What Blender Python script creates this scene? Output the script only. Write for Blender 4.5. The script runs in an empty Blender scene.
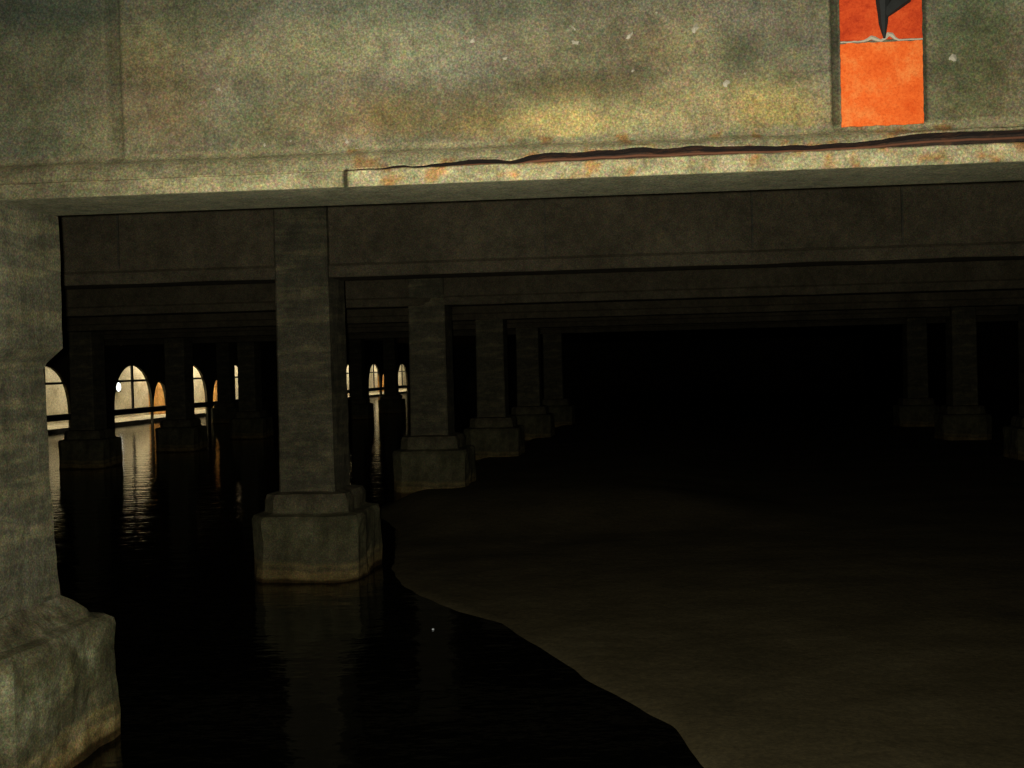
import bpy, bmesh, math, random
from mathutils import Vector, Matrix, noise

random.seed(7)
S = bpy.context.scene
COL = S.collection

# ------------------------------------------------------------------ camera
F, CH = 1000.0, 2.05                       # focal length in px, eye height over the water
PITCH, ROLL = math.radians(-1.03), -0.025
cam_d = bpy.data.cameras.new('camera'); cam = bpy.data.objects.new('camera', cam_d); COL.objects.link(cam)
cam_d.sensor_width = 36; cam_d.lens = 36 * F / 1024; cam_d.clip_start = .05; cam_d.clip_end = 300
CR = Matrix.Rotation(math.pi / 2 + PITCH, 3, 'X') @ Matrix.Rotation(ROLL, 3, 'Z')
cam.matrix_world = Matrix.Translation((0, 0, CH)) @ CR.to_4x4()
S.camera = cam

# ------------------------------------------------------------------ world, flash, exposure
w = bpy.data.worlds.new('world'); S.world = w; w.use_nodes = True
w.node_tree.nodes['Background'].inputs[0].default_value = (.5, .6, .45, 1)
w.node_tree.nodes['Background'].inputs[1].default_value = .001
S.view_settings.view_transform = 'Standard'; S.view_settings.look = 'None'
S.view_settings.exposure = 0.0; S.view_settings.gamma = 1.0
S.view_settings.use_curve_mapping = False

fl = bpy.data.lights.new('camera_flash', 'SPOT'); fl.energy = 1150; fl.color = (1.0, .97, .88)
fl.spot_size = math.radians(125); fl.spot_blend = 1.0; fl.shadow_soft_size = .015
flo = bpy.data.objects.new('camera_flash', fl); COL.objects.link(flo)
flo.location = (-.04, -.02, CH + .012)
aim = Vector((.0, 1, .12))
flo.rotation_euler = aim.to_track_quat('-Z', 'Y').to_euler()

def ray(px, py):
    return CR @ Vector(((px - 512) / F, (384 - py) / F, -1))
def on_z(px, py, z=0.0):
    d = ray(px, py); t = (z - CH) / d.z
    return Vector((0, 0, CH)) + d * t
def on_plane(px, py, P, n):
    d = ray(px, py); o = Vector((0, 0, CH)); t = (P - o).dot(n) / d.dot(n)
    return o + d * t

# ------------------------------------------------------------------ layout numbers
KB = .07                                   # skew of the beams
KC = .167                                  # direction of the rows of columns
U = Vector((1, -KB, 0)).normalized()       # along a beam
WF = Vector((-KB, -1, 0)).normalized()     # from a beam towards the camera
ROWV = Vector((KC, 1, 0)).normalized()
ROWN = Vector((1, -KC, 0)).normalized()
BZ = 2.94                                  # underside of the near beam
BZ2 = 2.975
CEIL = 4.15
KW = 22.9                                  # arcade wall: X = KC*Y - KW
def wallx(Y, k=KW): return KC * Y - k

# ------------------------------------------------------------------ helpers
def link(name, bm, mats, parent=None, smooth=False):
    me = bpy.data.meshes.new(name); bm.normal_update(); bm.to_mesh(me); bm.free()
    for m in (mats if isinstance(mats, (list, tuple)) else [mats]): me.materials.append(m)
    if smooth:
        for p in me.polygons: p.use_smooth = True
    o = bpy.data.objects.new(name, me); COL.objects.link(o)
    if parent: o.parent = parent
    return o
def thing(name, label, cat, loc=(0, 0, 0), rz=0, group=None):
    o = bpy.data.objects.new(name, None); COL.objects.link(o); o.empty_display_size = .2
    o.location = loc; o.rotation_euler = (0, 0, rz); tag(o, label, cat, group); return o
def tag(o, label=None, cat=None, group=None, kind=None):
    if label: o['label'] = label
    if cat: o['category'] = cat
    if group: o['group'] = group
    if kind: o['kind'] = kind
    return o
def copy_tree(o, parent=None):
    c = o.copy(); COL.objects.link(c); c.parent = parent
    for ch in [x for x in list(o.children)]: copy_tree(ch, c)
    return c
def add_box(bm, M, x0, x1, y0, y1, z0, z1, mi=0):
    vs = [bm.verts.new(M @ Vector(p)) for p in ((x0,y0,z0),(x1,y0,z0),(x1,y1,z0),(x0,y1,z0),(x0,y0,z1),(x1,y0,z1),(x1,y1,z1),(x0,y1,z1))]
    for f in ((3,2,1,0),(4,5,6,7),(0,1,5,4),(1,2,6,5),(2,3,7,6),(3,0,4,7)):
        bm.faces.new([vs[i] for i in f]).material_index = mi
def add_tube(bm, pts, rads, n=8, mi=0):
    rings = []
    for i, p in enumerate(pts):
        p = Vector(p); a = Vector(pts[max(i-1,0)]); b = Vector(pts[min(i+1,len(pts)-1)])
        t = (b - a).normalized(); e = t.orthogonal().normalized() if abs(t.z) > .9 else t.cross(Vector((0,0,1))).normalized()
        g = t.cross(e)
        r = rads[i] if isinstance(rads, (list, tuple)) else rads
        rings.append([bm.verts.new(p + (e*math.cos(2*math.pi*k/n) + g*math.sin(2*math.pi*k/n))*r) for k in range(n)])
    for a, b in zip(rings, rings[1:]):
        for k in range(n):
            bm.faces.new((a[k], a[(k+1)%n], b[(k+1)%n], b[k])).material_index = mi
    bm.faces.new(rings[0][::-1]).material_index = mi; bm.faces.new(rings[-1]).material_index = mi
def fbm(p, o=4): return noise.fractal(p, 1.0, 2.0, o)
def ss(a, b, x):
    t = min(1, max(0, (x - a) / (b - a))); return t * t * (3 - 2 * t)

# ------------------------------------------------------------------ materials
class NT:
    def __init__(s, name):
        s.m = bpy.data.materials.new(name); s.m.use_nodes = True; s.t = s.m.node_tree
        s.b = s.t.nodes['Principled BSDF']; s.b.inputs['Roughness'].default_value = .9
        s.co = s.n('ShaderNodeTexCoord')
    def n(s, k, **kw):
        x = s.t.nodes.new(k)
        for a, v in kw.items(): setattr(x, a, v)
        return x
    def l(s, a, b): s.t.links.new(a, b)
    def noise(s, sc, det=6, rough=.6, coord='Object', scale=None):
        x = s.n('ShaderNodeTexNoise'); x.inputs['Scale'].default_value = sc; x.inputs['Detail'].default_value = det
        x.inputs['Roughness'].default_value = rough
        if scale:
            mp = s.n('ShaderNodeMapping'); mp.inputs['Scale'].default_value = scale
            s.l(s.co.outputs[coord], mp.inputs[0]); s.l(mp.outputs[0], x.inputs['Vector'])
        else: s.l(s.co.outputs[coord], x.inputs['Vector'])
        return x.outputs[0]
    def ramp(s, src, stops):
        r = s.n('ShaderNodeValToRGB'); s.l(src, r.inputs[0]); e = r.color_ramp.elements
        while len(e) < len(stops): e.new(.5)
        for i, (p, c) in enumerate(stops):
            e[i].position = p; e[i].color = (*c, 1) if len(c) == 3 else c
        return r.outputs[0]
    def mix(s, fac, a, b, mode='MIX'):
        x = s.n('ShaderNodeMix', data_type='RGBA', blend_type=mode)
        for sock, v in ((x.inputs[0], fac), (x.inputs[6], a), (x.inputs[7], b)):
            if hasattr(v, 'node'): s.l(v, sock)
            elif isinstance(v, (int, float)): sock.default_value = v
            else: sock.default_value = (*v, 1)
        return x.outputs[2]
    def bump(s, h, st=.3, dist=.01):
        x = s.n('ShaderNodeBump'); x.inputs['Strength'].default_value = st; x.inputs['Distance'].default_value = dist
        s.l(h, x.inputs['Height']); s.l(x.outputs[0], s.b.inputs['Normal'])

def concrete(name, a, b, c, sc=1.6, grain=.5, attr=False, tide=False, streak=False):
    """a dark, b mid, c pale stained colours"""
    n = NT(name)
    base = n.ramp(n.noise(sc, 8, .65), [(.30, a), (.50, b), (.72, c)])
    if attr:
        at = n.n('ShaderNodeAttribute', attribute_name='Col')
        base = n.mix(1.0, base, at.outputs['Color'], 'MULTIPLY')
        base = n.mix(1.0, base, (4, 4, 4), 'MULTIPLY')
    # aggregate and grime speckle
    g = n.noise(95, 3, .85)
    base = n.mix(grain, base, n.ramp(g, [(.33, (.12, .10, .10)), (.5, (.95, 1, .95)), (.67, (2.6, 2.4, 2.2))]), 'MULTIPLY')
    cn = n.n('ShaderNodeTexNoise'); cn.inputs['Scale'].default_value = 60; cn.inputs['Detail'].default_value = 3; cn.inputs['Roughness'].default_value = .8
    n.l(n.co.outputs['Object'], cn.inputs['Vector'])
    cr = n.mix(1.0, n.mix(1.0, cn.outputs['Color'], (2.6, 2.6, 2.6), 'MULTIPLY'), (.30, .30, .30), 'SUBTRACT')
    base = n.mix(.5, base, cr, 'MULTIPLY')
    g2 = n.noise(11, 5, .7)
    base = n.mix(.55, base, n.ramp(g2, [(.34, (.45, .48, .45)), (.55, (1, 1, 1)), (.7, (1.35, 1.25, 1.0))]), 'MULTIPLY')
    if tide:
        xyz = n.n('ShaderNodeSeparateXYZ'); n.l(n.co.outputs['Object'], xyz.inputs[0])
        wv = n.n('ShaderNodeMath', operation='MULTIPLY_ADD'); n.l(n.noise(1.3, 3), wv.inputs[0]); wv.inputs[1].default_value = .16
        n.l(xyz.outputs[2], wv.inputs[2])
        r = n.ramp(wv.outputs[0], [(0.0, (.32, .24, .12)), (.105, (.42, .3, .14)), (.13, (1.6, 1.35, .85)), (.19, (1.75, 1.5, 1.0)),
                                   (.215, (1.0, .95, .75)), (.26, (1.5, 1.4, 1.0)), (.30, (.85, .9, .8)), (.6, (.9, 1.0, .85)), (.95, (1, 1, 1))])
        base = n.mix(1.0, base, r, 'MULTIPLY')
    if streak:
        st = n.noise(1.0, 5, .6, scale=(2.2, 2.2, 14))
        base = n.mix(.5, base, n.ramp(st, [(.42, (.75, .75, .75)), (.5, (1, 1, 1)), (.60, (1.9, 1.8, 1.5))]), 'MULTIPLY')
    n.l(base, n.b.inputs['Base Color']); n.b.inputs['Specular IOR Level'].default_value = .15
    n.bump(n.noise(35, 6, .7), .5, .012)
    return n.m

M_WEB = concrete('stained_and_shaded_concrete', (.20, .19, .125), (.25, .235, .15), (.32, .30, .20), sc=1.3, attr=True)
M_BEAM = concrete('grey_brown_concrete', (.042, .035, .02), (.064, .053, .031), (.088, .074, .044))  # farther beams: flash falloff with distance put into a lowered colour
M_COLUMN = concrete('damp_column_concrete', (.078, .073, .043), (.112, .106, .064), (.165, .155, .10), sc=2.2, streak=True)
M_COLUMN_DIM = concrete('dimmed_far_concrete', (.040, .037, .022), (.062, .056, .034), (.095, .085, .052), sc=2.2, streak=True)  # darker copy for the farther columns, flash falloff put into the colour
M_PLINTH_DIM = concrete('dimmed_tide_concrete', (.045, .039, .022), (.075, .063, .036), (.12, .10, .06), sc=3.0, tide=True)  # plinths of those columns, dimmed for distance, with real tide marks
M_PLINTH = concrete('tide_marked_concrete', (.038, .032, .018), (.115, .10, .056), (.30, .27, .18), sc=3.8, tide=True)
M_DARK = concrete('dark_concrete', (.03, .03, .02), (.05, .045, .03), (.07, .06, .045))  # dark tone for the ceiling, walls and joint strips
M_PALE = concrete('pale_render', (.32, .27, .19), (.50, .45, .34), (.66, .62, .50), sc=.9)
M_WARM = concrete('warm_light_orange', (.5, .24, .07), (.65, .34, .11), (.75, .45, .2), sc=2)  # orange of the warm light behind the arches, put into the colour

def crack_mat():
    n = NT('rusty_spalled_concrete')
    c = n.ramp(n.noise(9, 6, .7), [(.3, (.012, .008, .004)), (.5, (.035, .018, .008)), (.68, (.12, .045, .014))])
    n.l(c, n.b.inputs['Base Color']); n.bump(n.noise(30, 5), .8, .02); return n.m
M_CRACK = crack_mat()
def simple(name, c, rough=.8, metal=0, var=.4, sc=12):
    n = NT(name)
    base = n.mix(var, c, n.ramp(n.noise(sc, 5, .7), [(.3, tuple(x*.35 for x in c)), (.6, c), (.8, tuple(min(1, x*1.8) for x in c))]))
    n.l(base, n.b.inputs['Base Color']); n.b.inputs['Roughness'].default_value = rough; n.b.inputs['Metallic'].default_value = metal
    n.bump(n.noise(sc*3, 4), .3, .004)
    return n.m
M_REBAR = simple('rusted_steel', (.16, .06, .025), .85)
M_IRON = simple('black_iron', (.010, .011, .008), .8)
M_FRAME = simple('dark_painted_metal', (.02, .02, .018), .7)
M_TIMBER = simple('dark_wet_timber', (.018, .015, .012), .7)
M_CHIP = simple('chalky_plaster_chip', (.55, .50, .36), .9, sc=60)

def orange_mat(name, lo, mid, hi):
    n = NT(name)
    c = n.ramp(n.noise(7, 8, .75), [(.30, lo), (.5, mid), (.72, hi)])
    c = n.mix(.55, c, n.ramp(n.noise(90, 3, .8), [(.3, (.55, .4, .3)), (.5, (1, 1, 1)), (.7, (1.2, 1.5, 1.6))]), 'MULTIPLY')
    n.l(c, n.b.inputs['Base Color']); n.b.inputs['Specular IOR Level'].default_value = .15
    n.bump(n.noise(40, 5), .4, .006); return n.m
M_OR = orange_mat('orange_paint', (.80, .10, .012), (.93, .16, .025), (.96, .30, .07))
M_OR2 = orange_mat('weathered_orange_paint', (.42, .03, .008), (.68, .075, .015), (.85, .14, .03))

def mud_mat():
    n = NT('wet_silt')
    c = n.ramp(n.noise(1.1, 8, .65), [(.3, (.045, .037, .017)), (.5, (.062, .05, .023)), (.72, (.08, .066, .032))])
    c = n.mix(.5, c, n.ramp(n.noise(30, 4, .8), [(.32, (.5, .5, .5)), (.5, (1, 1, 1)), (.68, (1.7, 1.6, 1.4))]), 'MULTIPLY')
    n.l(c, n.b.inputs['Base Color']); n.b.inputs['Roughness'].default_value = .85; n.b.inputs['Specular IOR Level'].default_value = .1
    n.bump(n.noise(9, 6), .4, .02); return n.m
M_MUD = mud_mat()
def water_mat():
    n = NT('dark_still_water')
    n.b.inputs['Base Color'].default_value = (.0015, .0016, .001, 1); n.b.inputs['Roughness'].default_value = .07
    n.b.inputs['IOR'].default_value = 1.33
    a = n.noise(1.0, 3, .5, scale=(1.6, 3.2, 1)); b = n.noise(1.0, 2, .5, scale=(6, 11, 1))
    m = n.n('ShaderNodeMath', operation='MULTIPLY_ADD'); n.l(b, m.inputs[0]); m.inputs[1].default_value = .35; n.l(a, m.inputs[2])
    n.bump(m.outputs[0], .19, .05); return n.m
M_WATER = water_mat()

# ------------------------------------------------------------------ the setting
YB, XR = 96.0, 0
def row_x(Y, off): return KC * Y + off
OFFR = 18.0                                # right-hand wall
bm = bmesh.new()
Y0, Y1 = -4.0, 98.0
def quadflat(bm, z, k1, k2, thick, ya=Y0, yb=Y1):
    vs = [bm.verts.new((row_x(y, k), y, zz)) for zz in (z, z + thick) for y, k in ((ya, k1), (ya, k2), (yb, k2), (yb, k1))]
    for f in ((3,2,1,0),(4,5,6,7),(0,1,5,4),(1,2,6,5),(2,3,7,6),(3,0,4,7)): bm.faces.new([vs[i] for i in f])
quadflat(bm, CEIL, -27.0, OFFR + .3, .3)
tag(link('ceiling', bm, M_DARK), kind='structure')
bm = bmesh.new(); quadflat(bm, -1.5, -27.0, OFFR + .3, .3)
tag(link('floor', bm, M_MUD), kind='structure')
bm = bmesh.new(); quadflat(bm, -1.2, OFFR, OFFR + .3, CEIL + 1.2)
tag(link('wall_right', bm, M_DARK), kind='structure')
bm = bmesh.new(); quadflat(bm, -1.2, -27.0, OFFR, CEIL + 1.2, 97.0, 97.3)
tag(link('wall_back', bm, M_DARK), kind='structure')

# water sheet
bm = bmesh.new()
vs = [bm.verts.new((row_x(y, k), y, 0)) for y, k in ((Y0, -KW), (Y0, OFFR), (97, OFFR), (97, -KW))]
bm.faces.new(vs)
tag(link('water', bm, M_WATER), 'still black water flooding the chamber floor', 'water', kind='stuff')

# silt bank
shore = [(2.0, 2.2), (3.6, 1.35), (5.05, .90), (5.57, .84), (6.06, .62), (6.6, .37), (7.2, .16), (7.6, 0.0), (7.95, -.14), (8.2, -.36),
         (8.38, -.53), (8.97, -.90), (9.49, -1.12), (10.2, -1.3), (11, -1.35), (12.5, -1.45), (14.5, -2.1), (17, -1.6), (20, -1.2),
         (25, 0), (32, 1.2), (45, 3.4), (60, 6)]
def shx(Y):
    for (a, x), (b, x2) in zip(shore, shore[1:]):
        if a <= Y <= b: return x + (x2 - x) * (Y - a) / (b - a)
    return shore[-1][1]
bm = bmesh.new(); grid = []
Ys = []
y = 2.0
while y < 60: Ys.append(y); y += .06 if y < 12 else (.25 if y < 25 else 1.5)
for y in Ys:
    x0 = shx(y) + .05 * fbm(Vector((y * 1.4, 3.1, 0)), 3); x1 = row_x(y, OFFR) - .05
    row = []
    for i in range(70):
        t = (i / 69) ** 2.2
        x = x0 - .25 + (x1 - x0 + .25) * t
        e = x - x0
        z = -.06 + .075 * ss(-.25, .12, e) + .03 * ss(.1, 4, e)
        z += .27 * ss(11.6, 14.2, y) * ss(.0, .8, e) * (1 - ss(3.5, 6, e))
        z += (.012 * fbm(Vector((x * 1.5, y * 1.5, 0)), 5)) * ss(.0, .3, e)
        row.append(bm.verts.new((x, y, z)))
    grid.append(row)
for a, b in zip(grid, grid[1:]):
    for i in range(69): bm.faces.new((a[i], a[i+1], b[i+1], b[i]))
tag(link('silt_bank', bm, M_MUD, smooth=True), 'low brown silt bank with a curved edge along the black water', 'mud', kind='stuff')

# ------------------------------------------------------------------ near beam (finely modelled)
HW = .27
P0 = Vector((0, 5.10, 0))                  # centre line at X=0
front = P0 + WF * HW
def beam_sz(px, py, wd=-.055):
    q = on_plane(px, py, front + WF * wd, WF); return (q - front).dot(U), q.z
def BP(s, z, wd=0.0): return front + U * s + WF * wd + Vector((0, 0, z))
S0, S1 = -8.0, 7.0
crack_a = beam_sz(345, 175, 0)[0]
or_l, or_r = beam_sz(840, 70)[0], beam_sz(922, 70)[0]
gr_l = beam_sz(832, 70)[0]; gr_r = beam_sz(926, 70)[0]
jn_a, jn_b = beam_sz(106, 80)[0], beam_sz(121, 80)[0]
or_bot = beam_sz(880, 126)[1]; or_mid = beam_sz(880, 43)[1]
# stains and painted light falloff in (s, z) beam coordinates: centre, radii, colour factor
ST = []
def stain_shade(px, py, rx, ry, c, k): s_, z_ = beam_sz(px, py); ST.append((s_, z_, rx * .0048, ry * .0048, c, k))
stain_shade(660, 112, 170, 24, (1.65, 1.55, 1.2), 1.0)
stain_shade(512, -14, 620, 34, (.66, .74, .80), .75)  # bluish vignette along the top, painted as a dark band
stain_shade(120, 60, 160, 90, (.86, .82, .74), .8)  # left end toned down, light falloff painted in
stain_shade(520, 128, 90, 16, (1.35, 1.25, .95), .8)
stain_shade(790, 105, 45, 40, (1.35, 1.2, .85), .8)
stain_shade(690, 50, 30, 60, (1.2, 1.12, .95), .7)
stain_shade(270, 45, 130, 38, (1.4, 1.42, 1.3), .8)
stain_shade(400, 30, 70, 45, (1.3, 1.35, 1.3), .8)
stain_shade(330, 120, 90, 26, (1.15, 1.05, .8), .8)
stain_shade(150, 100, 60, 60, (.95, .9, .75), .8)
stain_shade(600, 55, 70, 28, (.85, .82, .72), .9)
stain_shade(430, 112, 75, 26, (.68, .62, .50), .9)
stain_shade(560, 85, 60, 14, (.74, .70, .60), .9)
stain_shade(30, 60, 90, 110, (.55, .62, .58), 1.0)  # dark left corner, light falloff put into the colour
stain_shade(40, 5, 90, 26, (.6, .68, .74), .8)  # bluish top-left corner, painted vignette
stain_shade(970, 30, 45, 60, (.75, .9, .85), .9)  # bluish top-right corner, painted vignette
stain_shade(980, 80, 60, 60, (.72, .68, .55), .9)
stain_shade(737, 62, 18, 28, (.7, .72, .65), .8)
stain_shade(190, 25, 26, 60, (.75, .8, .8), .7)
# profile stations
prof = []                                  # (kind, z offset from BZ)
def z_crack(s):
    """crack height and opening at s"""
    t = (s - crack_a) / 3.23
    if t <= 0: return .083, 0.0
    zc = .083 + .010 * t
    tb = ((0, .005), (.12, .010), (.19, .030), (.25, .016), (.29, .042), (.45, .048), (.55, .042), (.68, .028), (.78, .036), (.84, .060), (1, .066), (2, .068))
    op = tb[-1][1]
    for (a, p), (b, q_) in zip(tb, tb[1:]):
        if a <= t <= b: op = p + (q_ - p) * (t - a) / (b - a); break
    op += (.007 * fbm(Vector((s * 7, 5, 1)), 4)) * ss(0, .1, t)
    zc += .004 * fbm(Vector((s * 9, 2, 8)), 4)
    return zc, max(.003, op)
bm = bmesh.new()
cl = bm.loops.layers.color.new('Col') if False else bm.verts.layers.float_color.new('Col')
def colour(s, z):
    r, g, b = .37, .355, .345
    r = r * (1 + .07 * fbm(Vector((s * 2, z * 3, 9)), 5)); g = g * (1 + .05 * fbm(Vector((s * 2, z * 3, 19)), 5)); b = b * (1 + .08 * fbm(Vector((s * 2, z * 3, 29)), 5))
    v_ = 1 + .30 * fbm(Vector((s * 2.3, z * 3.5, 49)), 6); r *= v_; g *= v_; b *= v_
    wob = .35 * fbm(Vector((s * 1.8, z * 2.2, 4)), 5)
    for (a, zz, rx, rz, c, k) in ST:
        d = ((s - a) / rx) ** 2 + ((z - zz) / rz) ** 2
        f = k * (1 - ss(.35, 1.6, math.sqrt(d) + wob)) if d < 6 else 0
        if f > 0: r *= 1 + (c[0] - 1) * f; g *= 1 + (c[1] - 1) * f; b *= 1 + (c[2] - 1) * f
    if jn_a < s < jn_b: r *= .72; g *= .74; b *= .74  # shading of the joint groove painted in as a darker tone
    if gr_l - .01 < s < or_l or or_r < s < gr_r + .004: r *= .35; g *= .36; b *= .33  # shadow in the grooves beside the orange, put into the colour
    return [min(1, x * .5) for x in (r, g, b)] + [1]
nz = 62
rows = []
s = S0; stations = []
while s <= S1 + 1e-6: stations.append(s); s += .0125
for s in stations:
    zc, op = z_crack(s)
    j = .004 * fbm(Vector((s * 6, 0, 0)), 4); j2 = .006 * fbm(Vector((s * 5, 4, 0)), 4); j3 = .006 * fbm(Vector((s * 4, 9, 2)), 5)
    left = 1 - ss(crack_a - .02, crack_a + .02, s)
    pr = [(-2*HW, 0.006, 2), (-2*HW + .008, 0.0, 2), (-2*HW + .03, 0.0, 2), (-HW, 0.003*fbm(Vector((s*3, 7, 7)), 3), 2), (-.02, .002, 2), (-.004 + j, .004 + j2*.5, 1), (0 + j2, .012 + j2, 1), (j3 * .8, zc * .35, 1), (j * 1.2, zc * .7, 1),
          (-.004 + j2, zc - .006 + j3 * .6, 1)]
    cd = .11 * ss(0, .02, op)
    pr += [(-.012 + j2, zc + j3 * .3, 1), (-cd * .6 - .014, zc + op * .10, 3), (-cd - .015, zc + op * .4, 3), (-cd * .9 - .015, zc + op * .9, 3), (-.014 + j, zc + op, 1)]
    lip = .155 + .01 * fbm(Vector((s * 2, 0, 3)), 3)
    pr += [(-.006 + j3, zc + op + .008, 0), (-.008 + j, (zc + op + lip) / 2, 0), (-.014 + j3, lip, 0), (-.045, lip + .02, 0), (-.058, lip + .035, 0)]
    zt0 = lip + .035
    for i in range(1, nz + 1):
        z = zt0 + (1.21 - zt0) * i / nz
        d = -.06 + .004 * fbm(Vector((s * 2.5, z * 2.5, 0)), 4)
        if jn_a < s < jn_b: d -= .02
        if gr_l < s < or_l or or_r < s < gr_r: d -= .035
        pr.append((d, z, 0))
    pr += [(-2*HW + .06, 1.21, 2), (-2*HW + .06, .2, 2), (-2*HW, .16, 2)]
    ring = []
    for (wd, z, mi) in pr:
        v = bm.verts.new(BP(s, BZ + z, wd)); 
        c = colour(s, BZ + z)
        if mi == 1 or (mi == 0 and z < .22):
            k = 1.25 + .65 * fbm(Vector((s * 5, z * 14, 3)), 5)
            rst = max(0, fbm(Vector((s * 8, z * 14, 13)), 5) - .18) * 3.2 * (s > crack_a)
            lo = ss(-2.7, -1.3, s)
            k = (k * (.28 + .44 * lo) + (.26 * lo if s > crack_a else .08 * lo)) if mi == 1 else (.36 + .34 * lo) * (1 + .25 * fbm(Vector((s * 7, z * 9, 8)), 4))
            k = max(.12, k)
            c = [min(1, .34 * k), min(1, .32 * k * (1 - .35 * min(1, rst))), min(1, .27 * k * (1 - .55 * min(1, rst))), 1]
        if mi in (1, 3) and abs(s - crack_a) < .014: c = [.05, .045, .035, 1]
        if mi == 2: c = [.26, .265, .245, 1]
        v[cl] = c
        ring.append(v)
    rows.append((ring, [p[2] for p in pr]))
n = len(rows[0][0])
for (a, ka), (b, kb) in zip(rows, rows[1:]):
    for i in range(n):
        k = (i + 1) % n
        f = bm.faces.new((a[i], b[i], b[k], a[k])); f.material_index = 1 if (ka[i] == 3 or ka[k] == 3) else 0; f.smooth = not (ka[i] in (1,3))
bm.faces.new(rows[0][0]); bm.faces.new(rows[-1][0][::-1])
near = thing('concrete_girder', 'near stained concrete beam across the top with cracked lower edge and orange paint', 'beam', front + U * 0, 0, None)
def local(o, root): o.matrix_parent_inverse = Matrix.Translation(-Vector(root.location))
o = link('girder_body', bm, [M_WEB, M_CRACK], near); local(o, near)
bmesh_ok = True
# rebar in the crack
bm = bmesh.new(); pts = []
s = crack_a + .35
while s < S1 - .02:
    zc, op = z_crack(s); pts.append(BP(s, BZ + zc + op * .55 + .003 * fbm(Vector((s * 3, 1, 1)), 2), -.085)); s += .06
add_tube(bm, pts, .006, 8)
o = link('reinforcing_bar', bm, M_REBAR, near); local(o, near); o['label'] = 'rusty reinforcing bar exposed in the crack'
# orange painted panels
def panel(name, s0, s1, z0, z1, mat, seed, lab):
    bm = bmesh.new(); g = []
    NX, NZ = 26, 26
    for i in range(NZ + 1):
        r = []
        for k in range(NX + 1):
            z = z0 + (z1 - z0) * i / NZ; s = s0 + (s1 - s0) * k / NX
            e = (.0035 if k in (0, NX) else 0) * fbm(Vector((z * 30, seed, k)), 3); ez = (.005 if i in (0, NZ) else 0) * fbm(Vector((s * 25, seed, i)), 3)
            r.append(bm.verts.new(BP(s + e, z + ez, -.048 + .002 * fbm(Vector((s * 9, z * 9, seed)), 3))))
        g.append(r)
    for a, b in zip(g, g[1:]):
        for k in range(NX): bm.faces.new((a[k], a[k+1], b[k+1], b[k]))
    r = bmesh.ops.extrude_face_region(bm, geom=bm.faces[:])
    for v in [x for x in r['geom'] if isinstance(x, bmesh.types.BMVert)]: v.co += WF * .006
    bmesh.ops.recalc_face_normals(bm, faces=bm.faces[:])
    o = link(name, bm, mat, near); local(o, near); o['label'] = lab
panel('painted_panel', or_l, or_r, or_bot, or_mid, M_OR, 3, 'bright orange painted square')
panel('painted_panel', or_l, or_r, or_mid + .012, BZ + 1.2, M_OR2, 8, 'darker weathered orange paint above the pale seam')
bm = bmesh.new()
pts = [BP(or_l + (or_r - or_l) * i / 24, or_mid + .006 + .016 * math.exp(-((i / 24 - .38) / .06) ** 2) + .03 * math.exp(-((i / 24 - .60) / .055) ** 2) + .003 * fbm(Vector((i * .8, 0, 2)), 3), -.040) for i in range(25)]
add_tube(bm, pts, [.004 + .007 * math.exp(-((i / 24 - .40) / .08) ** 2) + .008 * math.exp(-((i / 24 - .60) / .07) ** 2) for i in range(25)], 6)
o = link('peeling_seam', bm, M_CHIP, near); local(o, near); o['label'] = 'pale peeling seam between the two orange areas'
# plaster chips stuck to the beam face
chips = [(575,42,7,4),(630,35,4,7),(695,28,8,5),(472,40,5,6),(505,58,5,3),(573,27,2,5),(633,70,3,2),(953,58,6,5),(218,89,6,3),(726,83,6,5),(438,71,3,2),(346,141,3,4),(264,145,3,4),(308,122,2,2),(290,141,3,2),(356,148,3,2),(497,73,2,2),(665,36,3,1),(657,12,2,2),(340,70,3,2),(745,73,2,2)]
bm = bmesh.new()
for (px, py, rx, ry) in chips:
    s_, z_ = beam_sz(px, py); m = 9; ang = random.uniform(-.7, .7)
    c0 = bm.verts.new(BP(s_, z_, -.046)); ringv = []
    for k in range(m):
        a = 2 * math.pi * k / m; q = random.uniform(.45, 1.1); dx = math.cos(a) * rx * .0042 * q; dz = math.sin(a) * ry * .0042 * q
        ringv.append(bm.verts.new(BP(s_ + dx * math.cos(ang) - dz * math.sin(ang), z_ + dx * math.sin(ang) + dz * math.cos(ang), -.062)))
    for k in range(m): bm.faces.new((c0, ringv[k], ringv[(k+1) % m]))
o = link('plaster_splashes', bm, M_CHIP, near); local(o, near); o['kind'] = 'stuff'; o['label'] = 'pale plaster flecks spattered over the beam face'

# black iron hook over the orange paint
hs, _ = beam_sz(880, 20)
z_tip = beam_sz(884, 41)[1]; z_top = BZ + 1.2
hk = thing('iron_hook', 'black tapered iron hook hanging in front of the orange paint', 'hook', BP(hs, z_tip, -.03))
bm = bmesh.new()
zz = [z_tip, z_tip + .03, z_tip + .07, z_tip + .12, z_tip + .17, z_tip + .24, z_tip + .34, z_top]
add_tube(bm, [BP(hs + dx, z, -.012) for dx, z in zip((.006, .004, .002, .002, 0, -.004, -.01, -.01), zz)], [.005, .013, .022, .027, .032, .03, .026, .02], 8)
o = link('shank', bm, M_IRON, hk); local(o, hk)
bm = bmesh.new()
add_tube(bm, [BP(hs + dx, z_tip + dz, -.005) for dx, dz in ((0, .095), (.025, .125), (.06, .16), (.10, .185), (.125, .24), (.13, .31))], [.012, .026, .036, .036, .028, .012], 8)
o = link('barb', bm, M_IRON, hk); local(o, hk)

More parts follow.
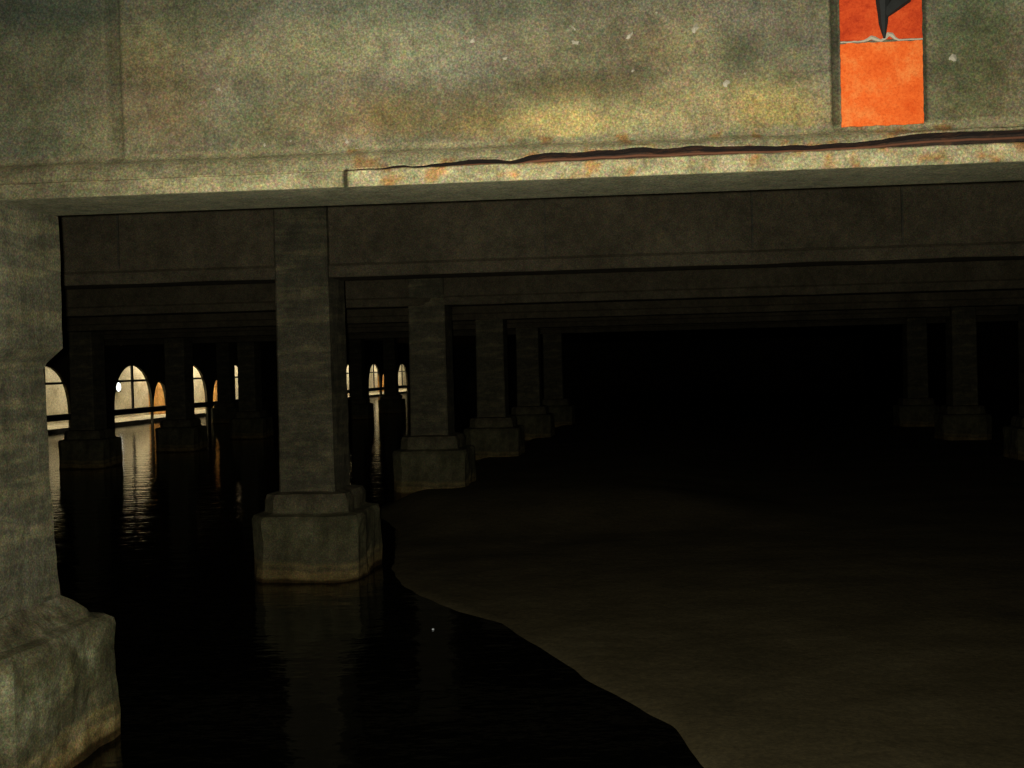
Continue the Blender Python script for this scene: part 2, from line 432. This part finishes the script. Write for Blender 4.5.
# ------------------------------------------------------------------ other beams
def plain_beam(n, lab):
    Yc = 5.10 + 4.9 * (n - 1) + .167 * .07 * n
    P = Vector((0, Yc, 0)); hw = .20
    # run from the arcade wall to the right-hand wall
    sL = (wallx(Yc) + .06) / (1 + KC * KB) / U.x; sR = (row_x(Yc, OFFR) - .06) / (1 + KC * KB) / U.x
    root = thing('concrete_girder', lab, 'beam', P)
    bm = bmesh.new(); rings = []
    N = 240
    for i in range(N + 1):
        s = sL + (sR - sL) * i / N
        q = lambda a: .006 * fbm(Vector((s * 1.5, a, n)), 4)
        pr = [(-hw, 0), (hw - .008, q(1)), (hw + q(2), .012), (hw + q(3), .11), (hw - .03, .14 + q(4)), (hw - .04 + q(5), .5), (hw - .04, CEIL - BZ2), (-hw + .04, CEIL - BZ2), (-hw + .04, .14), (-hw, .11)]
        rings.append([bm.verts.new(P + U * s + WF * a + Vector((0, 0, BZ2 + z))) for a, z in pr])
    m = len(rings[0])
    for a, b in zip(rings, rings[1:]):
        for k in range(m): bm.faces.new((a[k], b[k], b[(k+1) % m], a[(k+1) % m]))
    bm.faces.new(rings[0]); bm.faces.new(rings[-1][::-1])
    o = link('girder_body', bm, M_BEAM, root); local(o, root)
    if n == 2:                              # cover strips over the joints in its face
        for px in (545, 752, 902, 118):
            q = on_plane(px, 225, P + WF * .16, WF); s = (q - P).dot(U)
            bm = bmesh.new(); Mx = Matrix.Translation(P + U * s + WF * .16 + Vector((0, 0, BZ2))) @ Matrix.Rotation(math.atan2(U.y, U.x), 4, 'Z')
            add_box(bm, Mx, -.009, .009, -.02, .008, .15, CEIL - BZ2 - .01)
            o = link('joint_strip', bm, M_DARK, root); local(o, root)
    return root
ord_ = {2: 'second concrete beam, directly behind the near one and resting on a stepped column', 3: 'third concrete beam, a dim strip just below the second beam',
        4: 'fourth concrete beam back, nearly lost in darkness', 5: 'fifth concrete beam back, in deep darkness', 6: 'sixth concrete beam back, in deep darkness'}
for n_ in range(2, 7): plain_beam(n_, ord_[n_])

# ------------------------------------------------------------------ columns
def loft(name, rings, mat, parent, amp=.006, seed=0, ns=10, cap=True):
    """rings: (z, half, chamfer). square section with cut corners, lofted, with a worn surface"""
    bm = bmesh.new(); R = []
    for (z, h, c) in rings:
        pts = []
        cor = [(h, -h + c), (h, h - c), (h - c, h), (-h + c, h), (-h, h - c), (-h, -h + c), (-h + c, -h), (h - c, -h)]
        for i in range(8):
            a, b = Vector(cor[i]), Vector(cor[(i + 1) % 8]); k = ns if i % 2 == 0 else 2
            for j in range(k): pts.append(a.lerp(b, j / k))
        rv = []
        for p in pts:
            d = p.normalized(); e = amp * fbm(Vector((p.x * 5 + seed, p.y * 5, z * 3)), 4) * 1.6
            rv.append(bm.verts.new((p.x + d.x * e, p.y + d.y * e, z + (amp * .4 * fbm(Vector((p.x * 4, p.y * 4, seed)), 3)))))
        R.append(rv)
    m = len(R[0])
    for a, b in zip(R, R[1:]):
        for k in range(m): bm.faces.new((a[k], a[(k+1) % m], b[(k+1) % m], b[k]))
    bm.faces.new(R[0][::-1]); bm.faces.new(R[-1])
    return link(name, bm, mat, parent)
def lin(z0, z1, h0, h1, c, n):
    return [(z0 + (z1 - z0) * i / n, h0 + (h1 - h0) * i / n, c) for i in range(n + 1)]
CROT = -math.radians(8)
# column 1: flared foot, capital under the near beam
c1 = thing('concrete_pillar', 'nearest concrete column with a block capital, at the left edge of the photo', 'column', (-2.85, 5.3, 0), CROT)
loft('shaft', lin(.84, 2.13, .280, .247, .02, 24), M_COLUMN, c1, .008, 1)
loft('capital', [(2.10, .25, .02), (2.13, .262, .02)] + lin(2.21, BZ - .0, .322, .322, .02, 12), M_COLUMN, c1, .007, 3)
loft('plinth', lin(-1.2, .64, .50, .495, .035, 26) + [(.675, .485, .03), (.70, .46, .03), (.715, .40, .03), (.75, .37, .03), (.80, .32, .02), (.845, .285, .02)], M_PLINTH, c1, .020, 5)
# column 2 and its kin: stepped plinth, plain shaft
def stepped(label, loc, top, rz=CROT):
    c = thing('concrete_pillar', label, 'column', loc, rz)
    loft('shaft', lin(.80, top, .285, .270, .02, 30), M_COLUMN_DIM, c, .006, 11)
    loft('plinth', lin(-1.2, .59, .555, .545, .17, 18) + [(.635, .52, .16), (.65, .44, .12), (.66, .425, .12), (.78, .42, .12), (.835, .39, .10), (.855, .29, .04)], M_PLINTH_DIM, c, .024, 15)
    return c
row1 = {2: 'concrete column on a stepped octagonal plinth, rising from water left of centre',
        3: 'concrete column on a low plinth, second of the row behind the stepped one',
        4: 'dim concrete column, third of the central receding row', 5: 'very dim concrete column, fourth of the central receding row',
        6: 'concrete column almost lost in darkness, fifth of the central receding row'}
proto = None
def place(label, X, Y, Z=0):
    global proto
    if proto is None:
        proto = stepped(label, (X, Y, 0), CEIL); return proto
    c = copy_tree(proto); c.location = (X, Y, Z); c['label'] = label
    return c
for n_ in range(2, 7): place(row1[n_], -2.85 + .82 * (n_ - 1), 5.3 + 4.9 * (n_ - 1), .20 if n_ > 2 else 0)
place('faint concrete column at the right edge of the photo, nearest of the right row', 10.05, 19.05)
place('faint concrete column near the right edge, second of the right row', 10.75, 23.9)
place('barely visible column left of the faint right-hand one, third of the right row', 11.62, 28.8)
KM = 13.41
mid = [(22.69, 'dark silhouetted column between the first and second lit arches from the left'),
       (26.85, 'dark silhouetted column just left of the third lit arch'),
       (31.25, 'dark silhouetted column right of the thin lit slit of the fourth arch'),
       (41.7, 'dark silhouetted column beside the narrow lit arch right of the stepped column'),
       (46.6, 'dark silhouetted column left of the farthest lit arch')]
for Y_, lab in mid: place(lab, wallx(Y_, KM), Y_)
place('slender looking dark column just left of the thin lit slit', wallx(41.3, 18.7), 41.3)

# ------------------------------------------------------------------ arcade wall, arches, passage behind
TH = .12
WN = -ROWN                                  # into the passage
def WP(Y, z, d=0.0):
    return Vector((wallx(Y), Y, z)) + WN * d
LEN = math.sqrt(1 + KC * KC)
main = [36.15, 42.0, 47.05, 51.6, 69.8, 75.3, 83.0]
small = [44.15, 49.7, 77.7]
def z_open(Y):
    for c in main:
        t = (Y - c) / 1.48
        if abs(t) <= 1: return max(.02, 2.47 * (1 - t * t) ** (1 / 3.2))
    for c in small:
        t = (Y - c) / .62
        if abs(t) <= 1: return max(.02, 1.75 * (1 - t * t) ** (1 / 2.6))
    return -1.2
sts = [Y0, 20, 30]
for c, h in [(c, 1.48) for c in main] + [(c, .62) for c in small]:
    sts.append(c - h - 1e-3)
    k = 40
    for i in range(k + 1): sts.append(c - h * math.cos(math.pi * i / k))
    sts.append(c + h + 1e-3)
sts.append(97.0); sts = sorted(sts)
bm = bmesh.new(); prev = None
for Y in sts:
    zo = z_open(Y)
    q = [bm.verts.new(WP(Y, zo)), bm.verts.new(WP(Y, CEIL)), bm.verts.new(WP(Y, zo, TH)), bm.verts.new(WP(Y, CEIL, TH))]
    if prev:
        bm.faces.new((prev[0], q[0], q[1], prev[1])); bm.faces.new((prev[2], prev[3], q[3], q[2])); bm.faces.new((prev[0], prev[2], q[2], q[0]))
    prev = q
tag(link('wall_left', bm, M_DARK), kind='structure')
ang = math.atan2(1, KC)                     # wall direction, local x runs along it
def wall_mat(Y, z, d=0): return Matrix.Translation(WP(Y, z, d)) @ Matrix.Rotation(ang, 4, 'Z')
for i, c in enumerate(main):
    root = bpy.data.objects.new('window_%d' % (i + 1), None); COL.objects.link(root); tag(root, kind='structure')
    root.location = WP(c, 0, TH / 2); root.rotation_euler = (0, 0, ang)
    bm = bmesh.new(); hz = 1.83; wd = 1.48 * LEN * math.sqrt(max(0, 1 - (hz / 2.47) ** 3.2))
    add_box(bm, Matrix(), -wd - .03, wd + .03, -.04, .04, hz - .045, hz + .045); link('transom', bm, M_FRAME, root)
    bm = bmesh.new(); add_box(bm, Matrix(), -.05, .05, -.035, .035, .6, 2.47); link('mullion', bm, M_FRAME, root)
# dark timber rail along the foot of the arches
bm = bmesh.new(); add_box(bm, wall_mat(34, 0, 0), 0, 52 * LEN, -.02, .10, .44, .68)
tag(link('trim_1', bm, M_TIMBER), kind='structure')
# passage
PW = 2.6
def slab(name, d0, d1, z0, z1, mat, ya=30.0, yb=97.0):
    bm = bmesh.new()
    vs = [bm.verts.new(WP(y, z, d)) for z in (z0, z1) for y, d in ((ya, d0), (ya, d1), (yb, d1), (yb, d0))]
    for f in ((3,2,1,0),(4,5,6,7),(0,1,5,4),(1,2,6,5),(2,3,7,6),(3,0,4,7)): bm.faces.new([vs[i] for i in f])
    bmesh.ops.recalc_face_normals(bm, faces=bm.faces[:])
    return tag(link(name, bm, mat), kind='structure')
slab('floor_passage', TH, PW, -1.2, .15, M_PALE)
slab('wall_passage', PW, PW + .3, -1.2, 3.3, M_PALE)
slab('ceiling_passage', TH, PW + .3, 3.3, 3.5, M_PALE)
# added piers behind the small openings, warm light put into their orange colour
for pxp in (159, 216, 384):
    Yc = on_plane(pxp, 390, WP(42, 0, PW - .5), WN).y
    bm = bmesh.new(); add_box(bm, wall_mat(Yc, 0, PW - .5), -.45, .45, -.0, .49, .16, 3.29)
    for k in range(3): add_box(bm, wall_mat(Yc, 0, PW - .5), -.48, .48, -.03, 0.02, .16 + k * 1.2, .23 + k * 1.2)
    tag(link('added_warm_pier', bm, M_WARM), {159: 'added pier tinted orange for warm light, seen through the small opening beside the second arch', 216: 'added pier tinted orange for warm light, glimpsed through the small opening beside the third arch', 384: 'tiny added pier tinted orange for warm light, seen beyond the far arches'}[pxp], 'pier')
# passage lights
for Yc in (37.5, 42.5, 47.5, 52.5, 58, 72, 77.5, 84.5, 90):
    l = bpy.data.lights.new('passage_light', 'POINT'); l.energy = 150 if Yc < 40 else 210; l.color = (1, .90, .68); l.shadow_soft_size = .12
    lo = bpy.data.objects.new('passage_light', l); COL.objects.link(lo); lo.location = WP(Yc, 2.95, 1.2)
# bright bulkhead lamp in the second arch
q = on_plane(118.5, 387, WP(41.8, 0, PW - .25), WN)
bk = thing('bulkhead_lamp', 'small glaring white lamp at the left side of the second arch', 'lamp', q, ang)
bm = bmesh.new(); add_box(bm, Matrix(), -.20, .20, .0, .25, -.22, .22); link('housing', bm, M_FRAME, bk)
n = NT('lamp_glow'); n.b.inputs['Emission Color'].default_value = (.9, 1, .97, 1); n.b.inputs['Emission Strength'].default_value = 2.5
bm = bmesh.new(); bmesh.ops.create_uvsphere(bm, u_segments=16, v_segments=10, radius=1, matrix=Matrix.Diagonal((.17, .07, .20, 1)))
link('lens', bm, n.m, bk)

# small pale speck on the water
q = on_z(433, 630, .0)
bm = bmesh.new(); bmesh.ops.create_icosphere(bm, subdivisions=1, radius=1, matrix=Matrix.Translation(q + Vector((0, 0, .006))) @ Matrix.Diagonal((.011, .016, .008, 1)))
tag(link('white_speck', bm, simple('speck_white', (.85, .9, .9), .5)), 'tiny white speck on the black water', 'litter')
